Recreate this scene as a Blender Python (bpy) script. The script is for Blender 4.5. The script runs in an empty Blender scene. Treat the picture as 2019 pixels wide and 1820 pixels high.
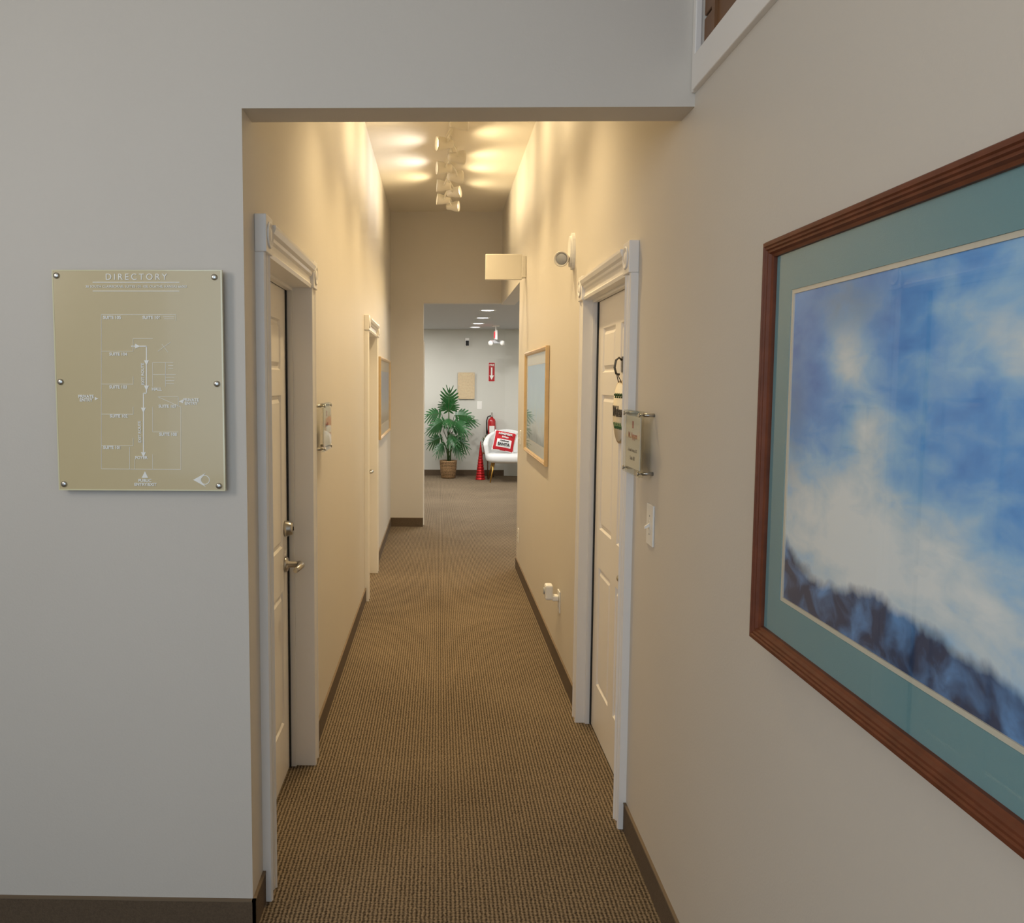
import bpy, bmesh, math, random
from mathutils import Vector, Matrix, Euler
random.seed(7)
S = bpy.context.scene
COL = S.collection
try:
    S.view_settings.view_transform = 'Standard'
    S.view_settings.look = 'None'
except Exception: pass
R = math.radians

# ------------------------------------------------------------ materials
def lin(c):
    out = []
    for v in c[:3]:
        v = v/255.0
        out.append(v/12.92 if v <= 0.04045 else ((v+0.055)/1.055)**2.4)
    return (*out, 1.0)

def nd(nt, t, **kw):
    n = nt.nodes.new(t)
    for k, v in kw.items(): setattr(n, k, v)
    return n

def mat(name, rgb, rough=0.5, metal=0.0, spec=0.5, var=0.0, vscale=6.0, bump=0.0, bscale=200.0,
        emit=None, estr=0.0, coat=0.0, trans=0.0, alpha=1.0):
    m = bpy.data.materials.new(name); m.use_nodes = True
    nt = m.node_tree; b = nt.nodes['Principled BSDF']
    b.inputs['Base Color'].default_value = lin(rgb)
    b.inputs['Roughness'].default_value = rough
    b.inputs['Metallic'].default_value = metal
    b.inputs['Specular IOR Level'].default_value = spec
    b.inputs['Coat Weight'].default_value = coat
    b.inputs['Coat Roughness'].default_value = 0.05
    b.inputs['Transmission Weight'].default_value = trans
    b.inputs['Alpha'].default_value = alpha
    if emit:
        b.inputs['Emission Color'].default_value = lin(emit)
        b.inputs['Emission Strength'].default_value = estr
    tc = nd(nt, 'ShaderNodeTexCoord')
    if var > 0:
        n = nd(nt, 'ShaderNodeTexNoise'); n.inputs['Scale'].default_value = vscale
        n.inputs['Detail'].default_value = 4
        nt.links.new(tc.outputs['Object'], n.inputs['Vector'])
        mx = nd(nt, 'ShaderNodeMix', data_type='RGBA')
        c = lin(rgb)
        mx.inputs[6].default_value = tuple(max(0, x*(1-var)) for x in c[:3])+(1,)
        mx.inputs[7].default_value = tuple(min(1, x*(1+var)) for x in c[:3])+(1,)
        nt.links.new(n.outputs['Fac'], mx.inputs[0])
        nt.links.new(mx.outputs[2], b.inputs['Base Color'])
    if bump > 0:
        n2 = nd(nt, 'ShaderNodeTexNoise'); n2.inputs['Scale'].default_value = bscale
        nt.links.new(tc.outputs['Object'], n2.inputs['Vector'])
        bp = nd(nt, 'ShaderNodeBump'); bp.inputs['Strength'].default_value = bump
        bp.inputs['Distance'].default_value = 0.002
        nt.links.new(n2.outputs['Fac'], bp.inputs['Height'])
        nt.links.new(bp.outputs['Normal'], b.inputs['Normal'])
    return m

M = {}
M['wall'] = mat('wall_paint', (213, 206, 195), 0.55, var=0.03, vscale=2.0, bump=0.15, bscale=160)
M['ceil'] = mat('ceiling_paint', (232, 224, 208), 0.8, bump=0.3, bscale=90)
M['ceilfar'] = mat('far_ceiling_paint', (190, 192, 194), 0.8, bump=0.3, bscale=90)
M['farwall'] = mat('far_wall_paint', (206, 205, 196), 0.7, bump=0.1)
M['trim'] = mat('trim_paint', (240, 236, 230), 0.35, bump=0.05)
M['door'] = mat('door_paint', (240, 234, 225), 0.35, bump=0.08, bscale=60)
M['black'] = mat('black_rubber', (12, 12, 12), 0.6)
M['nickel'] = mat('brushed_nickel', (190, 186, 178), 0.28, metal=1.0)
M['pewter'] = mat('dark_pewter', (96, 92, 84), 0.35, metal=1.0)
M['white'] = mat('white_plastic', (238, 236, 230), 0.35)
M['cream'] = mat('cream_metal', (226, 220, 206), 0.35)
M['base'] = mat('baseboard_carpet', (96, 80, 62), 0.95, var=0.35, vscale=150, bump=0.8, bscale=300)
M['basecap'] = mat('baseboard_cap', (120, 102, 80), 0.8)
M['etch'] = mat('etched_white', (250, 249, 242), 0.5)
M['board'] = mat('directory_acrylic', (208, 190, 146), 0.25, coat=0.15, var=0.03, vscale=3)
M['boardedge'] = mat('acrylic_edge', (228, 220, 180), 0.15, coat=0.3)
M['wood'] = mat('frame_wood', (108, 58, 36), 0.5, spec=0.3, var=0.45, vscale=25)
M['mat_teal'] = mat('teal_mat_board', (112, 156, 164), 0.8, bump=0.2, bscale=400)
M['liner'] = mat('cream_liner', (214, 208, 190), 0.6)
M['tanframe'] = mat('tan_frame', (200, 172, 128), 0.35, var=0.15, vscale=20)
M['matwhite'] = mat('pale_mat_board', (212, 214, 210), 0.8)
M['card'] = mat('sign_card', (236, 234, 228), 0.7)
M['red'] = mat('red_enamel', (176, 16, 24), 0.25, coat=0.5)
M['redglit'] = mat('red_tinsel', (170, 18, 22), 0.3, metal=0.5, var=0.6, vscale=80, bump=1.0, bscale=120)
M['gold'] = mat('gold_metal', (200, 160, 84), 0.3, metal=1.0)
M['fabric'] = mat('white_fabric', (222, 222, 220), 0.9, bump=0.3, bscale=150)
M['redfab'] = mat('red_fabric', (176, 24, 34), 0.9, bump=0.3)
M['leaf'] = mat('leaf_green', (32, 82, 36), 0.4, var=0.55, vscale=9)
M['stem'] = mat('stem_green', (58, 84, 40), 0.6)
M['soil'] = mat('soil', (52, 38, 28), 0.95, bump=1.0, bscale=60)
M['darktext'] = mat('dark_letters', (34, 28, 26), 0.5)
M['greytext'] = mat('grey_letters', (96, 90, 84), 0.5)
M['redtext'] = mat('red_mark', (176, 70, 60), 0.5)
M['lamp'] = mat('lamp_lens', (255, 240, 210), 0.4, emit=(255, 236, 200), estr=10.0)
M['canlens'] = mat('downlight_lens', (255, 255, 255), 0.4, emit=(250, 250, 255), estr=8.0)
M['ledred'] = mat('red_led', (220, 20, 30), 0.4, emit=(255, 40, 60), estr=1.5)
M['grayplastic'] = mat('grey_plastic', (176, 178, 180), 0.4)
M['signwood'] = mat('pale_wood', (206, 184, 148), 0.6, var=0.2, vscale=30)
M['signpaint'] = mat('sign_whitewash', (236, 228, 212), 0.7, var=0.06, vscale=40)
M['sash'] = mat('brown_wood', (120, 84, 52), 0.5, var=0.3, vscale=14)

def clear_mat(name, tint=(255, 255, 255), base=0.035, gr=0.95):
    m = bpy.data.materials.new(name); m.use_nodes = True
    nt = m.node_tree; nt.nodes.clear()
    o = nd(nt, 'ShaderNodeOutputMaterial'); t = nd(nt, 'ShaderNodeBsdfTransparent')
    g = nd(nt, 'ShaderNodeBsdfGlossy'); g.inputs['Roughness'].default_value = 0.02
    t.inputs['Color'].default_value = lin(tint)
    lw = nd(nt, 'ShaderNodeLayerWeight'); lw.inputs['Blend'].default_value = 0.5
    p = nd(nt, 'ShaderNodeMath', operation='POWER'); p.inputs[1].default_value = 5.0
    q = nd(nt, 'ShaderNodeMath', operation='MULTIPLY_ADD'); q.inputs[1].default_value = gr; q.inputs[2].default_value = base
    mx = nd(nt, 'ShaderNodeMixShader'); L = nt.links
    L.new(lw.outputs['Facing'], p.inputs[0]); L.new(p.outputs[0], q.inputs[0]); L.new(q.outputs[0], mx.inputs[0])
    L.new(t.outputs[0], mx.inputs[1]); L.new(g.outputs[0], mx.inputs[2]); L.new(mx.outputs[0], o.inputs[0])
    return m
M['glass'] = clear_mat('picture_glass', base=0.06)
M['acrylic'] = clear_mat('clear_acrylic', (246, 246, 242), 0.03, 0.35)

def carpet():
    m = bpy.data.materials.new('ribbed_carpet'); m.use_nodes = True
    nt = m.node_tree; b = nt.nodes['Principled BSDF']
    b.inputs['Roughness'].default_value = 0.95
    b.inputs['Specular IOR Level'].default_value = 0.1
    tc = nd(nt, 'ShaderNodeTexCoord'); sp = nd(nt, 'ShaderNodeSeparateXYZ')
    nt.links.new(tc.outputs['Object'], sp.inputs[0])
    n = nd(nt, 'ShaderNodeTexNoise'); n.inputs['Scale'].default_value = 60; n.inputs['Detail'].default_value = 3
    nt.links.new(tc.outputs['Object'], n.inputs['Vector'])
    def math_(op, a, bb, c=None):
        x = nd(nt, 'ShaderNodeMath', operation=op)
        for i, v in enumerate((a, bb, c)):
            if v is None: continue
            if isinstance(v, (int, float)): x.inputs[i].default_value = v
            else: nt.links.new(v, x.inputs[i])
        return x.outputs[0]
    jit = math_('MULTIPLY', n.outputs['Fac'], 4.6)
    kx = 2*math.pi/0.0135
    sx = math_('SINE', math_('ADD', math_('MULTIPLY', sp.outputs['X'], kx), jit), 0)
    ky = 2*math.pi/0.015
    sy = math_('SINE', math_('ADD', math_('MULTIPLY', sp.outputs['Y'], ky), math_('MULTIPLY', jit, 2.4)), 0)
    h = math_('ADD', math_('MULTIPLY', sx, 0.30), math_('MULTIPLY', sy, 0.12))
    h = math_('ADD', h, 0.5)
    n3 = nd(nt, 'ShaderNodeTexNoise'); n3.inputs['Scale'].default_value = 170
    nt.links.new(tc.outputs['Object'], n3.inputs['Vector'])
    h = math_('ADD', h, math_('MULTIPLY', math_('SUBTRACT', n3.outputs['Fac'], 0.5), 1.2))
    big = nd(nt, 'ShaderNodeTexNoise'); big.inputs['Scale'].default_value = 1.3; big.inputs['Detail'].default_value = 3
    nt.links.new(tc.outputs['Object'], big.inputs['Vector'])
    h2 = math_('ADD', h, math_('MULTIPLY', math_('SUBTRACT', big.outputs['Fac'], 0.5), 0.35))
    cr = nd(nt, 'ShaderNodeValToRGB')
    cr.color_ramp.elements[0].position = 0.1; cr.color_ramp.elements[0].color = lin((62, 52, 41))
    cr.color_ramp.elements[1].position = 0.95; cr.color_ramp.elements[1].color = lin((152, 134, 110))
    nt.links.new(h2, cr.inputs[0]); nt.links.new(cr.outputs[0], b.inputs['Base Color'])
    bp = nd(nt, 'ShaderNodeBump'); bp.inputs['Strength'].default_value = 0.6; bp.inputs['Distance'].default_value = 0.003
    nt.links.new(h, bp.inputs['Height']); nt.links.new(bp.outputs['Normal'], b.inputs['Normal'])
    return m
M['carpet'] = carpet()

def art_mat():
    m = bpy.data.materials.new('blue_sky_painting'); m.use_nodes = True
    nt = m.node_tree; b = nt.nodes['Principled BSDF']; b.inputs['Roughness'].default_value = 0.6
    tc = nd(nt, 'ShaderNodeTexCoord'); sp = nd(nt, 'ShaderNodeSeparateXYZ')
    nt.links.new(tc.outputs['Generated'], sp.inputs[0])
    L = nt.links
    def math_(op, a, bb=0.0, clamp=False):
        x = nd(nt, 'ShaderNodeMath', operation=op); x.use_clamp = clamp
        for i, v in enumerate((a, bb)):
            if isinstance(v, (int, float)): x.inputs[i].default_value = v
            else: L.new(v, x.inputs[i])
        return x.outputs[0]
    s = math_('SUBTRACT', 1.0, sp.outputs['Y']); z = sp.outputs['Z']
    def noise(scale, detail, dist, sy=1.0, sz=1.0, rot=0.0, off=0):
        mp = nd(nt, 'ShaderNodeMapping'); mp.inputs['Scale'].default_value = (1, sy, sz)
        mp.inputs['Rotation'].default_value = (rot, 0, 0); mp.inputs['Location'].default_value = (off, off, 0)
        L.new(tc.outputs['Generated'], mp.inputs[0])
        n = nd(nt, 'ShaderNodeTexNoise'); n.inputs['Scale'].default_value = scale
        n.inputs['Detail'].default_value = detail; n.inputs['Distortion'].default_value = dist
        L.new(mp.outputs[0], n.inputs['Vector']); return n.outputs['Fac']
    def blob(cs, cz, rs, rz):
        a = math_('DIVIDE', math_('SUBTRACT', s, cs), rs); c = math_('DIVIDE', math_('SUBTRACT', z, cz), rz)
        d = math_('ADD', math_('MULTIPLY', a, a), math_('MULTIPLY', c, c))
        return math_('POWER', 2.718, math_('MULTIPLY', d, -1.0))
    n1 = noise(3.0, 10, 0.5, 1.4, 1.0, 0.5); n2 = noise(8, 12, 0.4, 1.3, 1.6, -0.5, 3)
    c = math_('ADD', math_('MULTIPLY', math_('SUBTRACT', n1, 0.5), 1.1), math_('MULTIPLY', math_('SUBTRACT', n2, 0.5), 0.8))
    c = math_('ADD', c, math_('MULTIPLY', blob(0.22, 0.28, 0.32, 0.22), 0.85))
    c = math_('ADD', c, math_('MULTIPLY', blob(0.64, 0.80, 0.14, 0.11), 0.5))
    c = math_('ADD', c, math_('MULTIPLY', blob(0.2, 0.80, 0.06, 0.10), 0.55))
    c = math_('ADD', c, math_('MULTIPLY', blob(0.27, 0.58, 0.05, 0.10), 0.4))
    c = math_('ADD', c, math_('MULTIPLY', blob(0.62, 0.24, 0.2, 0.14), 0.3))
    c = math_('ADD', c, 0.29)
    cr = nd(nt, 'ShaderNodeValToRGB'); e = cr.color_ramp.elements
    e[0].position = 0.0; e[0].color = lin((58, 134, 220))
    e[1].position = 1.0; e[1].color = lin((238, 246, 248))
    x = e.new(0.3); x.color = lin((104, 174, 242))
    x = e.new(0.55); x.color = lin((160, 208, 246))
    x = e.new(0.8); x.color = lin((214, 232, 242))
    L.new(c, cr.inputs[0])
    mxp = nd(nt, 'ShaderNodeMix', data_type='RGBA'); mxp.inputs[7].default_value = lin((98, 138, 180))
    L.new(cr.outputs[0], mxp.inputs[6])
    L.new(math_('MULTIPLY', math_('ADD', blob(0.2, 0.95, 0.12, 0.1), blob(0.0, 0.62, 0.06, 0.22)), math_('MULTIPLY', n2, 1.2), True), mxp.inputs[0])
    n3 = noise(4.5, 12, 0.2, 1.4, 0.6, 0.25, 5)
    line = math_('ADD', -0.01, math_('MULTIPLY', n3, 0.27))
    line = math_('ADD', line, math_('MULTIPLY', blob(0.45, 0.0, 0.14, 4.0), 0.03))
    line = math_('ADD', line, math_('MULTIPLY', blob(0.0, 0.0, 0.06, 4.0), 0.05))
    vm = math_('MULTIPLY', math_('SUBTRACT', line, z), 26.0, True)
    crv = nd(nt, 'ShaderNodeValToRGB'); e = crv.color_ramp.elements
    e[0].position = 0.42; e[0].color = lin((34, 60, 100)); e[1].position = 0.70; e[1].color = lin((100, 154, 212))
    n5 = noise(9, 12, 0.6, 1.8, 1.0, 0.6, 9); L.new(n5, crv.inputs[0])
    mx = nd(nt, 'ShaderNodeMix', data_type='RGBA')
    L.new(vm, mx.inputs[0]); L.new(mxp.outputs[2], mx.inputs[6]); L.new(crv.outputs[0], mx.inputs[7])
    L.new(mx.outputs[2], b.inputs['Base Color'])
    return m
M['art'] = art_mat()

def art2_mat():
    m = bpy.data.materials.new('pale_seascape_print'); m.use_nodes = True
    nt = m.node_tree; b = nt.nodes['Principled BSDF']; b.inputs['Roughness'].default_value = 0.5
    tc = nd(nt, 'ShaderNodeTexCoord'); sp = nd(nt, 'ShaderNodeSeparateXYZ'); L = nt.links
    L.new(tc.outputs['Generated'], sp.inputs[0])
    n = nd(nt, 'ShaderNodeTexNoise'); n.inputs['Scale'].default_value = 5; n.inputs['Detail'].default_value = 6
    L.new(tc.outputs['Generated'], n.inputs['Vector'])
    a = nd(nt, 'ShaderNodeMath', operation='MULTIPLY_ADD'); a.inputs[1].default_value = 0.5
    L.new(n.outputs['Fac'], a.inputs[0]); L.new(sp.outputs['Z'], a.inputs[2])
    cr = nd(nt, 'ShaderNodeValToRGB'); e = cr.color_ramp.elements
    e[0].position = 0.25; e[0].color = lin((112, 124, 124)); e[1].position = 1.0; e[1].color = lin((128, 180, 240))
    x = e.new(0.45); x.color = lin((190, 204, 216)); x = e.new(0.7); x.color = lin((150, 200, 248))
    L.new(a.outputs[0], cr.inputs[0]); L.new(cr.outputs[0], b.inputs['Base Color'])
    return m
M['art2'] = art2_mat()

def basket_mat():
    m = mat('woven_basket', (128, 98, 62), 0.8)
    nt = m.node_tree; b = nt.nodes['Principled BSDF']
    w = nd(nt, 'ShaderNodeTexWave'); w.bands_direction = 'Z'; w.inputs['Scale'].default_value = 12; w.inputs['Distortion'].default_value = 3
    w.inputs['Detail Scale'].default_value = 6
    tc = nd(nt, 'ShaderNodeTexCoord'); nt.links.new(tc.outputs['Object'], w.inputs['Vector'])
    cr = nd(nt, 'ShaderNodeValToRGB'); cr.color_ramp.elements[0].color = lin((82, 58, 36)); cr.color_ramp.elements[1].color = lin((168, 134, 92))
    nt.links.new(w.outputs['Fac'], cr.inputs[0]); nt.links.new(cr.outputs[0], b.inputs['Base Color'])
    return m
M['basket'] = basket_mat()

# ------------------------------------------------------------ mesh builder
class MB:
    def __init__(s, name, parent=None):
        s.name = name; s.parent = parent; s.bm = bmesh.new(); s.mats = []; s.sm = []
    def mi(s, m):
        if isinstance(m, str): m = M[m]
        if m not in s.mats: s.mats.append(m)
        return s.mats.index(m)
    def _fin(s, faces, m, smooth=False):
        i = s.mi(m)
        for f in faces: f.material_index = i; f.smooth = smooth
    def box(s, x0, x1, y0, y1, z0, z1, m, bev=0.0):
        bm = s.bm
        x0, x1 = sorted((x0, x1)); y0, y1 = sorted((y0, y1)); z0, z1 = sorted((z0, z1))
        v = [bm.verts.new((x, y, z)) for x in (x0, x1) for y in (y0, y1) for z in (z0, z1)]
        idx = [(0, 1, 3, 2), (4, 6, 7, 5), (0, 4, 5, 1), (2, 3, 7, 6), (0, 2, 6, 4), (1, 5, 7, 3)]
        fs = [bm.faces.new([v[i] for i in t]) for t in idx]
        s._fin(fs, m)
        if bev > 0:
            es = list({e for f in fs for e in f.edges})
            r = bmesh.ops.bevel(bm, geom=es, offset=bev, segments=2, profile=0.5, affect='EDGES')
            s._fin(r['faces'], m)
        return s
    def prism(s, pts, f, t0, t1, m, smooth=False):
        bm = s.bm
        a = [bm.verts.new(f(p[0], p[1], t0)) for p in pts]; b = [bm.verts.new(f(p[0], p[1], t1)) for p in pts]
        n = len(pts); fs = []
        for i in range(n):
            j = (i+1) % n; fs.append(bm.faces.new((a[i], a[j], b[j], b[i])))
        s._fin(fs, m, smooth)
        c = [bm.faces.new(a), bm.faces.new(b[::-1])]; s._fin(c, m)
        return s
    def cyl(s, p0, p1, r0, m, r1=None, n=20, smooth=True, caps=True):
        r1 = r0 if r1 is None else r1
        return s.tube([p0, p1], [r0, r1], m, n, smooth, caps)
    def tube(s, pts, rads, m, n=12, smooth=True, caps=True):
        bm = s.bm; pts = [Vector(p) for p in pts]
        if isinstance(rads, (int, float)): rads = [rads]*len(pts)
        rings = []; up = None
        for i, p in enumerate(pts):
            d = (pts[min(i+1, len(pts)-1)]-pts[max(i-1, 0)])
            d = d.normalized() if d.length > 1e-9 else Vector((0, 0, 1))
            if up is None:
                up = d.orthogonal().normalized()
            else:
                up = (up - d*up.dot(d))
                up = up.normalized() if up.length > 1e-6 else d.orthogonal().normalized()
            w = d.cross(up)
            rings.append([bm.verts.new(p+(up*math.cos(2*math.pi*k/n)+w*math.sin(2*math.pi*k/n))*rads[i]) for k in range(n)])
        fs = []
        for i in range(len(rings)-1):
            for k in range(n):
                l = (k+1) % n; fs.append(bm.faces.new((rings[i][k], rings[i][l], rings[i+1][l], rings[i+1][k])))
        s._fin(fs, m, smooth)
        if caps:
            s._fin([bm.faces.new(rings[0][::-1]), bm.faces.new(rings[-1])], m)
        return s
    def lathe(s, prof, origin, axis, m, n=28, smooth=True):
        ax = Vector(axis).normalized(); o = Vector(origin); up = ax.orthogonal().normalized(); w = ax.cross(up)
        rings = []
        for (r, h) in prof:
            r = max(r, 1e-4)
            rings.append([s.bm.verts.new(o+ax*h+(up*math.cos(2*math.pi*k/n)+w*math.sin(2*math.pi*k/n))*r) for k in range(n)])
        fs = []
        for i in range(len(rings)-1):
            for k in range(n):
                l = (k+1) % n; fs.append(s.bm.faces.new((rings[i][k], rings[i][l], rings[i+1][l], rings[i+1][k])))
        s._fin(fs, m, smooth)
        s._fin([s.bm.faces.new(rings[0][::-1]), s.bm.faces.new(rings[-1])], m)
        return s
    def poly(s, pts, m, smooth=False):
        f = s.bm.faces.new([s.bm.verts.new(p) for p in pts]); s._fin([f], m, smooth); return s
    def sphere(s, c, r, m, sc=(1, 1, 1), rot=None, power=1.0, u=24, v=14):
        mt = Matrix.Translation(c) @ (rot.to_matrix().to_4x4() if rot else Matrix()) @ Matrix.Diagonal((*sc, 1))
        rr = bmesh.ops.create_uvsphere(s.bm, u_segments=u, v_segments=v, radius=1.0)
        for vt in rr['verts']:
            co = vt.co.copy()
            if power != 1.0:
                co = Vector([math.copysign(abs(q)**power, q) for q in co])
            vt.co = mt @ (co*r)
        fs = {f for vt in rr['verts'] for f in vt.link_faces}; s._fin(fs, m, True); return s
    def done(s, fixn=True):
        if fixn: bmesh.ops.recalc_face_normals(s.bm, faces=s.bm.faces)
        me = bpy.data.meshes.new(s.name); s.bm.to_mesh(me); s.bm.free()
        for m in s.mats: me.materials.append(m)
        o = bpy.data.objects.new(s.name, me); COL.objects.link(o)
        if s.parent: o.parent = s.parent
        return o

def empty(name, loc=(0, 0, 0)):
    e = bpy.data.objects.new(name, None); COL.objects.link(e); e.location = loc; e.empty_display_size = 0.05; return e

def text(name, body, cap, loc, rot, m, parent, spacing=1.0, ax='CENTER', ext=0.0006, bold=0.0, shear=0.0):
    c = bpy.data.curves.new(name, 'FONT'); c.body = body; c.size = cap/0.70; c.align_x = ax; c.align_y = 'CENTER'
    c.extrude = ext; c.space_character = spacing; c.offset = bold; c.shear = shear
    o = bpy.data.objects.new(name, c); COL.objects.link(o); c.materials.append(M[m])
    o.location = loc; o.rotation_euler = rot; o.parent = parent
    return o
RF = (R(90), 0, 0)            # faces -Y
RR = (R(90), 0, R(-90))       # faces -X (on right wall)
RL = (R(90), 0, R(90))        # faces +X (on left wall)

# ------------------------------------------------------------ dimensions
XL, XR = -0.552, 0.70
YF = 2.46; YF2 = 2.59
YE = 9.84; YE2 = 9.97
ZH = 2.41; ZC = 3.56
YR = 7.63
D1 = (2.70, 3.595); D2 = (6.50, 7.39); D3 = (3.18, 4.10); DT = 2.04
J = 0.02

# ------------------------------------------------------------ room shell
MB('floor').box(-3.2, 3.2, -4.5, 16.0, -0.1, 0, 'carpet').done()
w = MB('wall_left')
for (a, b, z0, z1) in [(YF, D1[0]-J, 0, ZC), (D1[0]-J, D1[1]+J, DT+J, ZC), (D1[1]+J, D2[0]-J, 0, ZC), (D2[0]-J, D2[1]+J, DT+J, ZC), (D2[1]+J, YE, 0, ZC)]:
    w.box(XL-0.15, XL, a, b, z0, z1, 'wall')
w.done()
w = MB('wall_front')
w.box(-2.7, XL-0.15, YF, YF2, 0, ZC, 'wall')
w.box(XL, XR, YF, YF2, ZH, ZC, 'wall')
w.done()
w = MB('wall_right')
WT = 0.15; ZW = 2.535; YW = 2.435
w.box(XR, XR+WT, -3.0, YW, 0, ZW, 'wall')
w.box(XR, XR+WT, YW, D3[0]-J, 0, ZC, 'wall')
w.box(XR, XR+WT, -3.0, YW, 3.40, ZC, 'wall')
w.box(XR, XR+WT, -3.0, 1.0, ZW, 3.40, 'wall')
w.box(XR, XR+WT, D3[0]-J, D3[1]+J, DT+J, ZC, 'wall')
w.box(XR, XR+WT, D3[1]+J, YR, 0, ZC, 'wall')
w.box(XR, XR+WT, YR, YE, 2.53, ZC, 'wall')
w.done()
w = MB('wall_end')
w.box(XL-0.15, -0.176, YE, YE2, 0, ZC, 'wall')
w.box(-0.176, XR+WT, YE, YE2, 2.55, ZC, 'wall')
w.done()
MB('ceiling').box(-2.8, XR+WT, -3.0, YE2, ZC, ZC+0.1, 'ceil').done()
MB('wall_foyer').box(-2.8, -2.7, -3.0, YF2, 0, ZC, 'wall').done()
# far lobby
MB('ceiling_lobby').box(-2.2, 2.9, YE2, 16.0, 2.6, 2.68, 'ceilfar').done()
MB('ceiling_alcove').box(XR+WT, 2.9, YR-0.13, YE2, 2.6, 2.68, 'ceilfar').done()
MB('wall_back').box(-2.2, 1.17, 15.4, 15.5, 0, 2.6, 'farwall').done()
w = MB('wall_angled')
w.prism([(1.17, 15.4), (2.9, 14.9), (2.9, 15.0), (1.17, 15.5)], lambda a, b, t: (a, b, t), 0, 2.6, 'farwall'); w.done()
MB('wall_west').box(-2.3, -2.2, YE2, 15.5, 0, 2.6, 'farwall').done()
MB('wall_east').box(2.9, 3.0, YR-0.13, 15.0, 0, 2.6, 'farwall').done()
MB('wall_alcove').box(XR+WT, 2.9, YR-0.13, YR, 0, 2.6, 'farwall').done()
MB('wall_partition').box(-2.2, XL-0.15, YE, YE2, 0, 2.6, 'farwall').done()

# baseboards
def bb(name, segs, m='base'):
    w = MB(name)
    for (x0, x1, y0, y1) in segs:
        w.box(x0, x1, y0, y1, 0, 0.098, m)
        w.box(x0-0.001, x1+0.001, y0-0.001, y1+0.001, 0.098, 0.104, 'basecap')
    w.done()
T = 0.009
CW = 0.092
bb('baseboard_left', [(XL, XL+T, YF-T, D1[0]-CW), (XL, XL+T, D1[1]+CW, D2[0]-CW), (XL, XL+T, D2[1]+CW, YE)])
bb('baseboard_front', [(-2.7, XL+T, YF-T, YF)])
bb('baseboard_right', [(XR-T, XR, -3.0, D3[0]-CW), (XR-T, XR, D3[1]+CW, YR)])
bb('baseboard_end', [(XL+T, -0.176, YE-T, YE)])
bb('baseboard_back', [(-2.2, 1.17, 15.4-T, 15.4)], 'base')

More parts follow.
